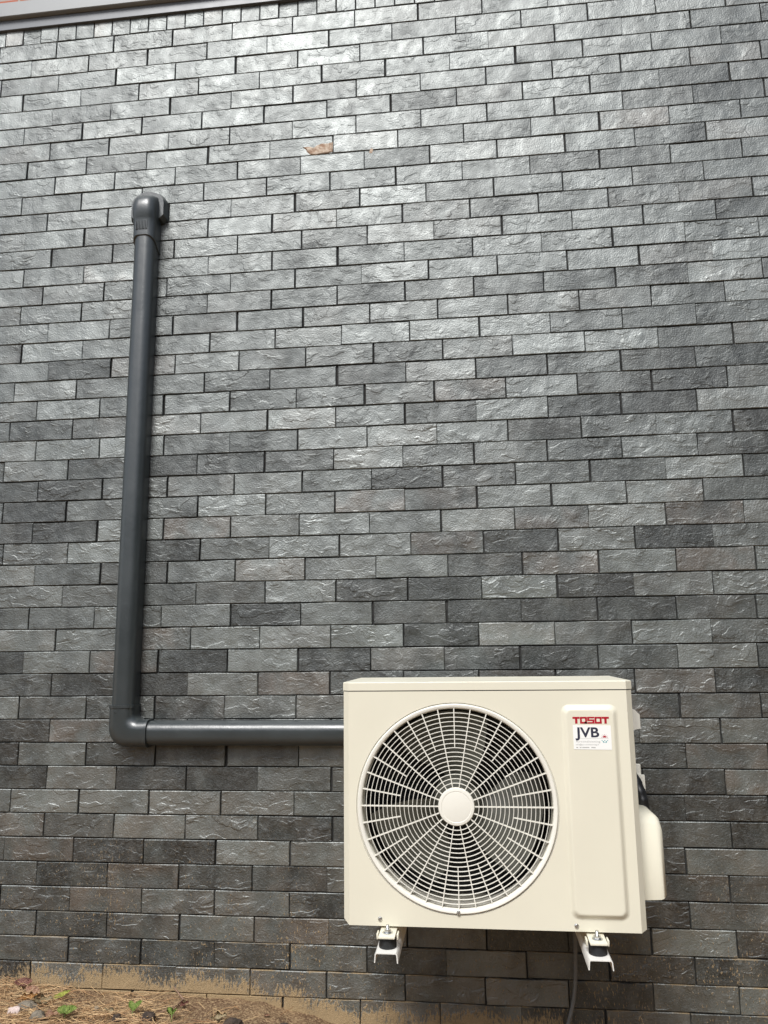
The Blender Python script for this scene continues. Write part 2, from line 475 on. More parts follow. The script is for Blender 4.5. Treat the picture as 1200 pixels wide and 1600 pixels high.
rng = random.Random(7)
bricks = []       # (k, xc, zc, w)
for k in range(0, 50):
    zc = (46 - k - 0.5) * H
    i0 = int(math.floor(-4.7 / L)); x = PH[k] + i0 * L
    while x < 4.1:
        jl = rng.gauss(0, 0.0012)
        bricks.append((k, x + L / 2 + jl, zc, L - JT + rng.gauss(0, 0.0012)))
        x += L
Cpos = cam.matrix_world.translation
Minv = cam.matrix_world.inverted()
def in_view(p):
    q = Minv @ Vector(p)
    if q.z >= 0: return False
    return abs(q.x / -q.z) < 612 / 1195.78 and abs(q.y / -q.z) < 812 / 1195.78
cand = []
for idx, (k, xc, zc, w) in enumerate(bricks):
    vis = any(in_view((xc + dx * w, 0, zc + dz * H)) for dx in (-.5, 0, .5) for dz in (-.4, .4))
    if not vis or k > 46: continue
    # hidden behind the outdoor unit
    dirv = (Vector((xc, 0, zc)) - Cpos); t = (-0.43 - Cpos.y) / dirv.y; hit = Cpos + dirv * t
    if -0.24 < hit.x < 0.27 and 0.36 < hit.z < 0.84: continue
    if k == 46 and xc < -0.75: continue
    d = dirv.length
    cand.append((d ** 3, idx))       # projected area falls with distance and obliquity
cand.sort()
own = set(i for _, i in cand[:298])

def tone_of(k, xc, rg):
    t = rg.gauss(0.42, 0.27 if k > 20 else 0.14); wm = max(0.0, rg.gauss(0.10, 0.18))  # upper courses vary less: the haze up there is put into brick tone
    if k > 32: t -= 0.04; wm += 0.22  # lower courses browner, slightly darker: garden reflections put into the brick colour
    if k > 38: wm += 0.10
    for lst, kind in ((DARK, 0), (LIGHT, 1), (WARM, 2)):
        for kk, xx in lst:
            if kk == k and abs(xx - xc) < L / 2:
                if kind == 0: t = 0.05 + rg.uniform(-.03, .05)
                elif kind == 1: t = 0.80 + rg.uniform(-.06, .08)
                else: wm = 0.95; t = min(max(t, 0.30), 0.5)
    return min(max(t, 0.02), 0.95), min(wm, 1.0)

variants = []
vr = random.Random(21)
for q in range(14):
    V, F, nf = brick_geom(vr, L - JT, H - JT)
    me = bpy.data.meshes.new('brick'); me.from_pydata(V, [], F)
    for i, p in enumerate(me.polygons): p.use_smooth = i < nf
    me.set_sharp_from_angle(angle=R_(18)); me.update()
    me2 = me.copy(); me.materials.append(M['brick']); me2.materials.append(M['brick_foot'])
    variants.append((me, me2))

rV, rF, rT, rS, rM = [], [], [], [], []
def add_rest(V, F, nf, loc, tint):
    o = len(rV)
    rV.extend((v[0] + loc[0], v[1] + loc[1], v[2] + loc[2]) for v in V)
    rF.extend(tuple(i + o for i in f) for f in F)
    rS.extend(i < nf for i in range(len(F)))
    rT.extend([tint] * len(V)); rM.extend([1 if loc[2] < 0.68 else 0] * len(F))
tr = random.Random(5)
for idx, (k, xc, zc, w) in enumerate(bricks):
    t, wm = tone_of(k, xc, tr); seed = tr.random()
    yy = tr.gauss(0, 0.0008)
    if idx in own:
        o = bpy.data.objects.new('brick', tr.choice(variants)[1 if k > 35 else 0]); col.objects.link(o); o.parent = wall
        o.location = (xc, yy, zc + tr.gauss(0, 0.0004)); o.color = (t, wm, seed, 1.0)
        o.scale = (w / (L - JT), 1, 1)
        o.rotation_euler = (0, tr.gauss(0, 0.0022), 0)
    else:
        V, F, nf = brick_geom(tr, w, H - JT)
        add_rest(V, F, nf, (xc, yy, zc), (t, wm, seed))
# rowlock course under the roof edge
x = -4.7 - (-4.7 % 0.0681)
while x < 4.1:
    V, F, nf = brick_geom(tr, 0.0681 - JT, 0.100)
    t, wm = tone_of(0, -99, tr)
    if tr.random() < 0.12: wm = 0.9
    add_rest(V, F, nf, (x + 0.034, tr.gauss(0, 0.001), 46 * H + 0.0522), (t, wm, tr.random()))
    x += 0.0681
me = bpy.data.meshes.new('upper_brickwork'); me.from_pydata(rV, [], rF)
me.materials.append(M['brick_rest']); me.materials.append(M['brick_rest_foot'])
for p, s, mi in zip(me.polygons, rS, rM): p.use_smooth = s; p.material_index = mi
me.set_sharp_from_angle(angle=R_(18))
at = me.attributes.new('tint', 'FLOAT_VECTOR', 'POINT')
at.data.foreach_set('vector', [c for t in rT for c in t])
o = link_mesh('remaining_bricks', me, M['brick_rest'], wall); tag(o, kind='stuff')
box('mortar_bed', M['mortar'], wall, -4.72, 4.12, 0.0065, 0.10, -0.35, 46 * H + 0.10)

# spalled patch on one brick high on the wall
def spall_mat():
    m, nt, b = new_mat('spalled_clay'); g = G(nt); pos = g.geom().outputs['Position']
    n = g.noise(pos, 60.0, 4.0, 0.6)
    nt.links.new(g.mixc(g.sstep(n, .35, .65), c4(0.30, 0.185, 0.12), c4(0.56, 0.46, 0.36)), b.inputs['Base Color'])
    b.inputs['Roughness'].default_value = 0.85
    nt.links.new(g.bump(n, 0.004), b.inputs['Normal']); return m
M['spall'] = spall_mat()
def spall(cx, cz, pts, th=0.0012):
    bm = bmesh.new()
    ctr = bm.verts.new((cx, -th * 1.4, cz))
    outer = [bm.verts.new((cx + a, 0.0015, cz + c)) for a, c in pts]
    inner = [bm.verts.new((cx + a * .88, -th, cz + c * .85)) for a, c in pts]
    n = len(pts)
    for i in range(n):
        j = (i + 1) % n
        bm.faces.new((outer[i], outer[j], inner[j], inner[i])); bm.faces.new((inner[i], inner[j], ctr))
    return from_bm('spalled_patch', bm, M['spall'], wall)
tag(spall(-0.468, 2.6, [(-0.058, 0.014), (-0.045, 0.004), (-0.040, -0.006), (-0.030, -0.016), (-0.012, -0.021), (0.008, -0.017), (0.030, -0.017), (0.046, -0.013), (0.047, 0.004), (0.048, 0.024), (0.030, 0.020), (0.010, 0.022), (-0.008, 0.016), (-0.022, 0.006), (-0.035, 0.014)]), 'pale orange patch where the brick face has broken off')
spall(-0.292, 2.578, [(-0.008, -0.010), (0.004, -0.012), (0.009, 0.002), (0.004, 0.012), (-0.003, 0.004)])

# ------------------------------------------------------------------ roof edge above the wall, upper storey behind
ZT = 46 * H
rt_ = empty('roof_edge', (0, 0, ZT + 0.07))
tag(rt_, 'grey metal roof edge trim along the top of the wall', 'roof edge')
rt_.location = (0, 0, 0)
def extrude_x(name, prof, x0, x1, mat, parent):
    bm = bmesh.new()
    bm_loft(bm, [[(x0, y, z) for y, z in prof], [(x1, y, z) for y, z in prof]])
    return from_bm(name, bm, mat, parent, angle=35)
extrude_x('lower_trim', [(0.0095, ZT + 0.0630), (-0.009, ZT + 0.0630), (-0.010, ZT + 0.0640), (-0.010, ZT + 0.1015), (-0.009, ZT + 0.1025), (0.0095, ZT + 0.1025)], -4.72, 4.12, M['trim'], rt_)
extrude_x('upper_fascia', [(0.06, ZT + 0.1045), (-0.025, ZT + 0.1045), (-0.027, ZT + 0.1065), (-0.027, ZT + 0.162), (-0.025, ZT + 0.164), (0.06, ZT + 0.164)], -4.72, 4.12, M['fascia'], rt_)
extrude_x('roof_deck', [(0.0605, ZT + 0.120), (0.0605, ZT + 0.160), (3.0, ZT + 0.160), (3.0, ZT + 0.120)], -4.72, 4.12, M['roof'], rt_)
us = box('upper_storey', M['red_brick'], None, -4.6, -1.2, 0.55, 2.9, ZT + 0.162, ZT + 1.7)
tag(us, 'red brick upper storey just showing above the roof edge', 'house wall')

# ------------------------------------------------------------------ pipe duct
duct = empty('pipe_duct', (-1.0475, 0, 0.71)); duct.location = (0, 0, 0)
tag(duct, 'anthracite plastic pipe duct running up the wall and across to the unit', 'duct')
def dprof(w, d, r, n=7, back=0.0):
    hw = w / 2; p = [(-hw, back)]
    for k in range(n + 1):
        q = math.pi + math.pi / 2 * k / n
        p.append((-hw + r + r * math.cos(q), -(d - r) + r * math.sin(q)))
    for k in range(n + 1):
        q = 1.5 * math.pi + math.pi / 2 * k / n
        p.append((hw - r + r * math.cos(q), -(d - r) + r * math.sin(q)))
    p.append((hw, back)); return p            # (across, y)
DX, DZ = -1.0475, 0.7095
P1 = dprof(0.070, 0.060, 0.0285, n=10, back=-0.003)
bm = bmesh.new(); bm_loft(bm, [[(DX + u, y, z) for u, y in P1] for z in (0.78, 2.335)]); from_bm('vertical_section', bm, M['duct'], duct, angle=35)
bm = bmesh.new(); bm_loft(bm, [[(x, y, DZ - u) for u, y in P1] for x in (-0.975, 0.20)]); from_bm('horizontal_section', bm, M['duct'], duct, angle=35)
P2 = dprof(0.0765, 0.0635, 0.026, back=-0.0025)
bm = bmesh.new(); rings = []
RC = 0.044
rings.append([(DX + u, y, 0.790) for u, y in P2])
rings.append([(DX + u, y, 0.786) for u, y in P2])
for k in range(15):
    q = math.pi + math.pi / 2 * k / 14
    cx, cz = DX + RC, DZ + RC
    rr = [0.0375 - u * 0.46 for u, y in P2]
    rings.append([(DX + u + r * (1 + math.cos(q)), y, DZ + u + r * (1 + math.sin(q))) for (u, y), r in zip(P2, rr)])
rings.append([(-0.9650, y, DZ + u) for u, y in P2])
bm_loft(bm, rings)
elb = from_bm('elbow', bm, M['duct'], duct, angle=35)
P3 = dprof(0.0800, 0.0655, 0.027, back=-0.002)
bm = bmesh.new(); bm_loft(bm, [[(DX + u, y, z) for u, y in P3] for z in (0.7835, 0.7915)]); from_bm('collar', bm, M['duct'], elb, angle=35)
bm = bmesh.new(); bm_loft(bm, [[(x, y, DZ + u) for u, y in P3] for x in (-0.9715, -0.9635)]); from_bm('collar', bm, M['duct'], elb, angle=35)
bm = bmesh.new(); bm_cyl(bm, (DX - 0.012, -0.0630, 0.772), (0, -1, 0), 0.0045, 0.0012, 16, 0.0035); from_bm('clip_boss', bm, M['duct'], elb)
# wall inlet cap
cap = empty('cap_holder'); bpy.data.objects.remove(cap)
bm = bmesh.new(); rings = []
def capring(z, w, d, r, drop=0.0):
    return [(DX + u, y, z - drop * max(0.0, 1 + y / max(d, .03))) for u, y in dprof(w, max(d, 0.012), min(r, max(d, .012) * .5), back=-0.0025)]
for z, w, d, r, dr in [(2.300, 0.0760, 0.0635, .026, .045), (2.312, 0.0765, 0.0640, .026, .035), (2.345, 0.0765, 0.0645, .026, .0), (2.362, 0.0775, 0.068, .026, 0), (2.378, 0.0800, 0.0740, .027, 0), (2.400, 0.0815, 0.0755, .028, 0), (2.420, 0.0810, 0.0725, .030, 0), (2.436, 0.0790, 0.0640, .030, 0), (2.448, 0.0750, 0.0520, .026, 0), (2.456, 0.0690, 0.0370, .018, 0), (2.460, 0.0600, 0.0200, .009, 0)]:
    rings.append(capring(z, w, d, r, dr))
bm_loft(bm, rings)
capo = from_bm('wall_cap', bm, M['duct'], duct, angle=50)
bm = bmesh.new()
def arch(w, z0, zt, y, n=16):
    hw = w / 2; r = hw * 0.80; zc = zt - r
    p = [(DX + hw, y, z0 + 0.012), (DX + hw - 0.012, y, z0), (DX - hw + 0.012, y, z0), (DX - hw, y, z0 + 0.012), (DX - hw, y, zc)]
    for k in range(1, n): 
        q = math.pi - math.pi * k / n
        p.append((DX + hw * math.cos(q), y, zc + r * math.sin(q)))
    p.append((DX + hw, y, zc)); return p
bm_loft(bm, [arch(0.124, 2.368, 2.482, -0.001), arch(0.124, 2.368, 2.482, -0.012), arch(0.112, 2.376, 2.474, -0.030)])
from_bm('wall_plate', bm, M['duct'], capo, angle=35)
bm = bmesh.new()
for k in range(8):
    x = DX - 0.020 + k * 0.0052
    bm_box(bm, x - 0.0013, x + 0.0013, -0.0668, -0.060, 2.318, 2.350, 0.0006, 1)
tag(from_bm('grip_ribs', bm, M['duct'], capo, angle=40), kind='stuff')

# ------------------------------------------------------------------ outdoor unit
YF = -0.430
ac = empty('air_conditioner', (0.017, -0.28, 0.332)); ac.location = (0, 0, 0)
tag(ac, 'cream outdoor air conditioning unit with round fan grille on wall brackets', 'air conditioner')
X0, X1, Z0, Z1 = -0.3170, 0.3525, 0.3325, 0.8470
CH = 0.0135
FC = (-0.0546, 0.5895); RO = 0.2312; RI = 0.2178
# front panel with the round opening
bm = bmesh.new(); N = 160
fx0, fx1 = X0 + CH, X1 - CH
pts_in, pts_out = [], []
angs = [2 * math.pi * k / N for k in range(N)]
corner = [math.atan2(z - FC[1], x - FC[0]) % (2 * math.pi) for x, z in ((fx1, Z1), (fx0, Z1), (fx0, Z0), (fx1, Z0))]
for ca in corner:
    i = min(range(N), key=lambda q: abs(angs[q] - ca)); angs[i] = ca
inn, out_, back_ = [], [], []
for a in angs:
    c, s = math.cos(a), math.sin(a); t = 1e9
    if c > 1e-9: t = min(t, (fx1 - FC[0]) / c)
    if c < -1e-9: t = min(t, (fx0 - FC[0]) / c)
    if s > 1e-9: t = min(t, (Z1 - FC[1]) / s)
    if s < -1e-9: t = min(t, (Z0 - FC[1]) / s)
    inn.append(bm.verts.new((FC[0] + RO * c, YF, FC[1] + RO * s)))
    out_.append(bm.verts.new((FC[0] + t * c, YF, FC[1] + t * s)))
for i in range(N):
    j = (i + 1) % N
    bm.faces.new((inn[i], inn[j], out_[j], out_[i]))
me = bpy.data.meshes.new('t')
# chamfered uprights, turned-under bottom lip
def quad(bm, *p): bm.faces.new([bm.verts.new(q) for q in p])
quad(bm, (fx0, YF, Z1), (fx0, YF, Z0), (X0, YF + CH, Z0 + .010), (X0, YF + CH, Z1))
quad(bm, (fx1, YF, Z0), (fx1, YF, Z1), (X1, YF + CH, Z1), (X1, YF + CH, Z0 + .004))
quad(bm, (fx0, YF, Z0), (fx1, YF, Z0), (fx1, YF + 0.012, Z0 - .0005), (fx0, YF + 0.012, Z0 - .0005))
bmesh.ops.remove_doubles(bm, verts=bm.verts, dist=1e-5)
panel = from_bm('front_panel', bm, M['cream'], ac)
# casing behind the panel (sides, back, floor) as an open-fronted shell
bm = bmesh.new()
def shell(bm, x0, x1, y0, y1, z0, z1):
    quad(bm, (x0, y0, z0), (x0, y0, z1), (x0, y1, z1), (x0, y1, z0))
    quad(bm, (x1, y0, z0), (x1, y0, z1), (x1, y1, z1), (x1, y1, z0))
    quad(bm, (x0, y0, z0), (x1, y0, z0), (x1, y1, z0), (x0, y1, z0))
    quad(bm, (x0, y1, z0), (x1, y1, z0), (x1, y1, z1), (x0, y1, z1))
shell(bm, X0 + .0005, X1 - .0005, YF + CH + .0005, -0.135, Z0 + .004, Z1)
from_bm('casing', bm, M['cream'], ac)
# interior
bm = bmesh.new(); bm_revolve(bm, [(0.2160, YF + 0.006), (0.2165, YF + 0.040), (0.2230, YF + 0.075), (0.2280, YF + 0.090)], FC, 96)
from_bm('fan_shroud', bm, M['cream_plastic'], ac, smooth=True)
coil = box('coil', M['coil'], ac, X0 + .006, X1 - .10, -0.200, -0.150, Z0 + .01, Z1 - .004)
bm = bmesh.new()
for k in range(26):
    z = Z0 + .02 + k * 0.0195
    bm_box(bm, X0 + .008, X1 - .11, -0.2035, -0.2005, z, z + 0.004)
tag(from_bm('coil_fins', bm, M['fin'], coil), kind='stuff')
bm = bmesh.new(); quad(bm, (X1 - .10, -0.15, Z0 + .006), (X1 - .10, YF + .09, Z0 + .006), (X1 - .10, YF + .09, Z1), (X1 - .10, -.15, Z1)); from_bm('partition', bm, M['dark_in'], ac)
# fan
fan = empty('fan'); fan.parent = ac
bm = bmesh.new(); bm_revolve(bm, [(0.0005, -0.372), (0.040, -0.370), (0.052, -0.362), (0.056, -0.345), (0.056, -0.290)], FC, 40); from_bm('hub', bm, M['fan'], fan, angle=50)
def blade(a0):
    bm = bmesh.new(); nr, na = 9, 12; grid = []
    for i in range(nr):
        r = 0.050 + (0.2060 - 0.050) * i / (nr - 1); row = []
        sweep0 = R_(4 + 16 * (i / (nr - 1))); wid = R_(66 + 14 * math.sin(math.pi * i / (nr - 1)))
        for k in range(na):
            t = k / (na - 1); q = a0 + sweep0 + wid * t
            y = -0.375 + 0.085 * t + 0.010 * math.sin(math.pi * t)
            row.append(bm.verts.new((FC[0] + r * math.cos(q), y, FC[1] + r * math.sin(q))))
        grid.append(row)
    for i in range(nr - 1):
        for k in range(na - 1): bm.faces.new((grid[i][k], grid[i][k + 1], grid[i + 1][k + 1], grid[i + 1][k]))
    return from_bm('blade', bm, M['fan'], fan, smooth=True)
for a in (48, 168, 288): blade(R_(a))
# grille
bm = bmesh.new()
bm_revolve(bm, [(RO - .0002, YF + .0008), (RO - .0016, YF + .0038), (RO - .0030, YF - .0012), (RO - .0050, YF - .0030), (0.2215, YF - .0028), (RI + .0010, YF - .0012), (RI, YF + .0010), (RI - .0012, YF + .016), (RO - .0002, YF + .016)], FC, 128, True)
grille = from_bm('fan_grille', bm, M['cream_plastic'], ac, angle=40)
HUB = 0.0415
step = (RI - HUB) / 18.0
for i in range(1, 18):
    r = HUB + step * i; w = 0.00085
    bm = bmesh.new(); bm_revolve(bm, [(r - w, YF - .0002), (r - w * .6, YF - .0012), (r + w * .6, YF - .0012), (r + w, YF - .0002), (r + w * .8, YF + .0024), (r - w * .8, YF + .0024)], FC, 96, True)
    from_bm('grille_ring', bm, M['cream_plastic'], grille, angle=60)
def spoke_mesh(ra, rb):
    bm = bmesh.new()
    bm_loft(bm, [[(ra, -.0014, -.0009), (ra, -.0014, .0009), (ra, .0070, .0007), (ra, .0070, -.0007)], [(rb, -.0014, -.0012), (rb, -.0014, .0012), (rb, .0085, .0009), (rb, .0085, -.0009)]])
    bmesh.ops.recalc_face_normals(bm, faces=bm.faces)
    me = bpy.data.meshes.new('spoke'); bm.to_mesh(me); bm.free(); me.materials.append(M['cream_plastic']); return me
sl, ss = spoke_mesh(HUB - .002, RI + .001), spoke_mesh(HUB + step * 9, RI + .001)
for k in range(36):
    o = bpy.data.objects.new('spoke', sl if k % 2 == 0 else ss); col.objects.link(o); o.parent = grille
    o.location = (FC[0], YF, FC[1]); o.rotation_euler = (0, -R_(k * 10.0), 0)
bm = bmesh.new(); bm_revolve(bm, [(0.0002, YF - .0042), (0.030, YF - .0040), (0.0335, YF - .0034), (0.0345, YF - .0042), (HUB - .0015, YF - .0036), (HUB, YF - .0018), (HUB, YF + .010)], FC, 64)
from_bm('hub_cap', bm, M['cream_plastic'], grille, angle=40)
# lid
bm = bmesh.new()
def oct_(z, g_, yb=-0.130): 
    return [(X0 - g_, YF + CH, z), (X0 + CH, YF - g_, z), (X1 - CH, YF - g_, z), (X1 + g_, YF + CH, z), (X1 + g_, yb, z), (X0 - g_, yb, z)]
bm_loft(bm, [oct_(Z1 + .0022, .0014), oct_(Z1 + .0195, .0014), oct_(Z1 + .0215, -.0008), oct_(Z1 + .0220, -.012, -.145)])
from_bm('lid', bm, M['cream'], ac)
bm = bmesh.new()
bm_loft(bm, [oct_(Z1 - .0005, -.0015), oct_(Z1 + .0025, -.0015)]); from_bm('lid_gap', bm, M['dark_in'], ac)
# raised service panel
def rrect(x0, x1, z0, z1, r, y, n=6):
    p = []
    for cx, cz, a in ((x1 - r, z1 - r, 0), (x0 + r, z1 - r, 90), (x0 + r, z0 + r, 180), (x1 - r, z0 + r, 270)):
        for k in range(n + 1):
            q = R_(a + 90 * k / n); p.append((cx + r * math.cos(q), y, cz + r * math.sin(q)))
    return p
bm = bmesh.new()
ex0, ex1, ez0, ez1 = 0.1900, 0.3165, 0.3580, 0.8155
rings = []
for k in range(7):
    t = k / 6; ins = 0.0125 * t; y = YF - 0.0003 - 0.0085 * (t * t * (3 - 2 * t))
    rings.append(rrect(ex0 + ins, ex1 - ins, ez0 + ins, ez1 - ins, 0.017 - ins * .45, y))
for ins in (0.0145, 0.0200): rings.append(rrect(ex0 + ins, ex1 - ins, ez0 + ins, ez1 - ins, 0.010, YF - 0.0088))
bm_loft(bm, rings, True, False, True)
from_bm('service_cover', bm, M['cream'], ac, angle=60)
YE = YF - 0.0090
# sticker and lettering
def flat_poly(name, polys, y, mat, parent, th=0.00015):
    bm = bmesh.new()
    for poly in polys:
        bm_loft(bm, [[(x, y, z) for x, z in poly], [(x, y - th, z) for x, z in poly]])
    return from_bm(name, bm, mat, parent)
stk = flat_poly('sticker', [[(0.2143, 0.7175), (0.2982, 0.7165), (0.2984, 0.7697), (0.2143, 0.7708)]], YE, M['sticker'], ac, 0.0003)
def rect(x0, x1, z0, z1): return [(x0, z0), (x1, z0), (x1, z1), (x0, z1)]
# red block logotype: T O S O T
lx, lz, lw, lh, st = 0.2146, 0.7738, 0.0812, 0.0150, 0.0042
cw_ = lw / 5
polys = []
def LT(x): polys.extend([rect(x, x + cw_ * .98, lz + lh - st, lz + lh), rect(x + cw_ * .5 - st * .62, x + cw_ * .5 + st * .62, lz, lz + lh - st)])
def LO(x): 
    a, b_ = x + .0003, x + cw_ - .0003
    polys.extend([rect(a, a + st, lz, lz + lh), rect(b_ - st, b_, lz, lz + lh), rect(a + st, b_ - st, lz, lz + st * .92), rect(a + st, b_ - st, lz + lh - st * .92, lz + lh)])
def LS(x):
    a, b_ = x + .0003, x + cw_ - .0003; h3 = st * .80; mid = lz + lh / 2
    polys.extend([rect(a, b_, lz, lz + h3), rect(a, b_, mid - h3 / 2, mid + h3 / 2), rect(a, b_, lz + lh - h3, lz + lh), rect(a, a + st, mid + h3 / 2, lz + lh - h3), rect(b_ - st, b_, lz + h3, mid - h3 / 2)])
LT(lx); LO(lx + cw_); LS(lx + 2 * cw_); LO(lx + 3 * cw_); LT(lx + 4 * cw_)
polys.append([(lx + 2 * cw_ - .0070, lz - .0002), (lx + 2 * cw_ - .0002, lz - .0002), (lx + 2 * cw_ - .0002, lz + .0030), (lx + 2 * cw_ - .0050, lz + .0046)])
tag(flat_poly('red_lettering', polys, YE, M['red'], ac, 0.00025), 'red block lettering TOSOT')
dg = bpy.context.evaluated_depsgraph_get()
def text_mesh(name, s, x, z, size, mat, parent, offset=0.0, width=None, spacing=1.0):
    cu = bpy.data.curves.new('txt', 'FONT'); cu.body = s; cu.size = size; cu.extrude = 0.00006; cu.offset = offset; cu.space_character = spacing
    to = bpy.data.objects.new('txt', cu); col.objects.link(to)
    bpy.context.view_layer.update()
    me = bpy.data.meshes.new_from_object(to.evaluated_get(bpy.context.evaluated_depsgraph_get()))
    bpy.data.objects.remove(to); bpy.data.curves.remove(cu)
    xs = [v.co.x for v in me.vertices]; w = max(xs) - min(xs); x_0 = min(xs)
    k = 1.0 if width is None else width / w
    for v in me.vertices:
        px, pz, py = (v.co.x - x_0) * k, v.co.y, v.co.z
        v.co = Vector((x + px, YE - 0.00042 - py, z + pz))
    me.materials.clear(); me.name = name
    return link_mesh(name, me, mat, parent)
tag(text_mesh('dark_lettering', 'JVB', 0.2190, 0.7445, 0.0300, M['navy'], stk, 0.00075, 0.0530), 'dark navy letters JVB')
text_mesh('grey_lettering', 'Airconditioning', 0.2195, 0.7325, 0.0066, M['grey_print'], stk, 0.0, 0.0540, 1.1)
text_mesh('grey_lettering', 'info@airconditioning.nl', 0.2190, 0.7265, 0.0048, M['grey_print'], stk, 0.0, 0.0510)
flat_poly('fine_print', [rect(0.2195 + a, 0.2195 + a + b_, 0.7205, 0.7226) for a, b_ in ((0, .0045), (.0075, .0045), (.0135, .0155), (.0335, .0095))], YE - .0003, M['grey_print'], stk, .0001)
flat_poly('rule_line', [rect(0.2185, 0.2925, 0.7413, 0.7418)], YE - .0003, M['grey_print'], stk, .0001)
sunp = [[(0.2835 + .0042 * math.cos(R_(a)), 0.7432 + .0042 * math.sin(R_(a))) for a in range(0, 181, 20)]]
for a in range(0, 181, 30):
    c, s = math.cos(R_(a)), math.sin(R_(a)); bx, bz = 0.2835, 0.7432
    sunp.append([(bx + .0050 * c - .0005 * s, bz + .0050 * s + .0005 * c), (bx + .0050 * c + .0005 * s, bz + .0050 * s - .0005 * c), (bx + .0074 * c + .0003 * s, bz + .0074 * s - .0003 * c), (bx + .0074 * c - .0003 * s, bz + .0074 * s + .0003 * c)])
flat_poly('sun_symbol', sunp, YE - .0003, M['red'], stk, .0001)
dots = []
for dx, dz, r in ((-.0060, .0370, .0011), (0, .0372, .0012), (.0060, .0370, .0011), (-.0032, .0342, .0015), (.0032, .0342, .0015), (-.0018, .0328, .0012), (.0022, .0326, .0012)):
    dots.append([(0.2835 + dx + r * math.cos(R_(a)), 0.7000 + dz + r * math.sin(R_(a))) for a in range(0, 360, 45)])
flat_poly('snow_symbol', dots, YE - .0003, M['teal_print'], stk, .0001)
# screws
def screw(x, z, y, r=0.0055):
    bm = bmesh.new(); bm_revolve(bm, [(0.0001, -.0010), (r * .22, -.0010), (r * .26, -.0030), (r * .62, -.0030), (r * .85, -.0018), (r, 0.0)], (0, 0), 20)
    o = from_bm('screw', bm, M['zinc'], ac, angle=40); o.location = (x, y, z)
screw(-0.2327, 0.3470, YF); screw(0.2009, 0.3437, YF); screw(-0.0560, 0.3648, YF - .0025, .0050)
# carrying handle, valve cover, rear guard on the right-hand side
bm = bmesh.new(); bm_loft(bm, [[(X1 - .001, y, z) for y, z in ((-.36, .800), (-.20, .800), (-.20, .748), (-.36, .748))], [(X1 + .018, y, z) for y, z in ((-.350, .797), (-.21, .797), (-.21, .752), (-.350, .752))], [(X1 + .031, y, z) for y, z in ((-.340, .785), (-.22, .785), (-.22, .753), (-.340, .753))]])
from_bm('handle', bm, M['cream_plastic'], ac)
bm = bmesh.new()
def vring(x, g_): 
    return [(x, y, z) for y, z in ((-.365 + g_, .380 + g_), (-.160 - g_, .380 + g_), (-.160 - g_, .545 - g_ * 1.8), (-.175 - g_, .562 - g_ * 1.8), (-.345 + g_, .562 - g_ * 1.8), (-.365 + g_, .545 - g_ * 1.8))]
bm_loft(bm, [vring(X1 - .001, 0), vring(X1 + .045, .0015), vring(X1 + .052, .003), vring(X1 + .0575, .0065), vring(X1 + .0605, .011), vring(X1 + .0615, .016)])
from_bm('valve_cover', bm, M['cream'], ac, angle=50)
box('rear_guard', M['cream_plastic'], ac, X1 + .002, X1 + .062, -.150, -.140, .590, .645, .002)
box('rear_guard', M['cream_plastic'], ac, X1 + .030, X1 + .069, -.160, -.150, .560, .620, .002)
# mounting feet of the unit
def foot(xc):
    bm = bmesh.new()
    bm_box(bm, xc - .0185, xc + .0185, -0.482, YF + .03, 0.3225, 0.3275, .0022, 2)
    f = from_bm('mounting_foot', bm, M['cream'], ac, angle=40)
    for s in (-1, 1):
        bm = bmesh.new(); bm_box(bm, xc + s * .0225 - .002, xc + s * .0225 + .002, -0.462, -0.440, 0.3150, 0.3270, .001, 1); from_bm('clip', bm, M['cream'], f, angle=40)
XB = (-0.2130, 0.2400)
for xb in XB: foot(xb)

# ------------------------------------------------------------------ wall brackets, rubber mounts
def bracket(xb, label):
    e = empty('wall_bracket'); tag(e, label, 'bracket', 'brackets carrying the outdoor unit')
    w, t, zt, fl = 0.0245, 0.0022, 0.2990, 0.0200
    prof = [(-w - .0015, zt - fl), (-w, zt - .003), (-w + .003, zt), (w - .003, zt), (w, zt - .003), (w + .0015, zt - fl), (w + .0015 - t, zt - fl), (w - t, zt - .004), (w - .004, zt - t), (-w + .004, zt - t), (-w + t, zt - .004), (-w - .0015 + t, zt - fl)]
    bm = bmesh.new(); bm_loft(bm, [[(xb + x, y, z) for x, z in prof] for y in (-0.493, -0.045)]); from_bm('arm', bm, M['bracket'], e, angle=40)
    bm = bmesh.new(); bm_box(bm, xb - .022, xb + .022, -0.045, -0.004, 0.288, 0.70, .003, 2); from_bm('upright', bm, M['bracket'], e, angle=40)
bracket(XB[0], 'white steel wall bracket under the left end of the outdoor unit')
bracket(XB[1], 'white steel wall bracket under the right end beside the grey cable')
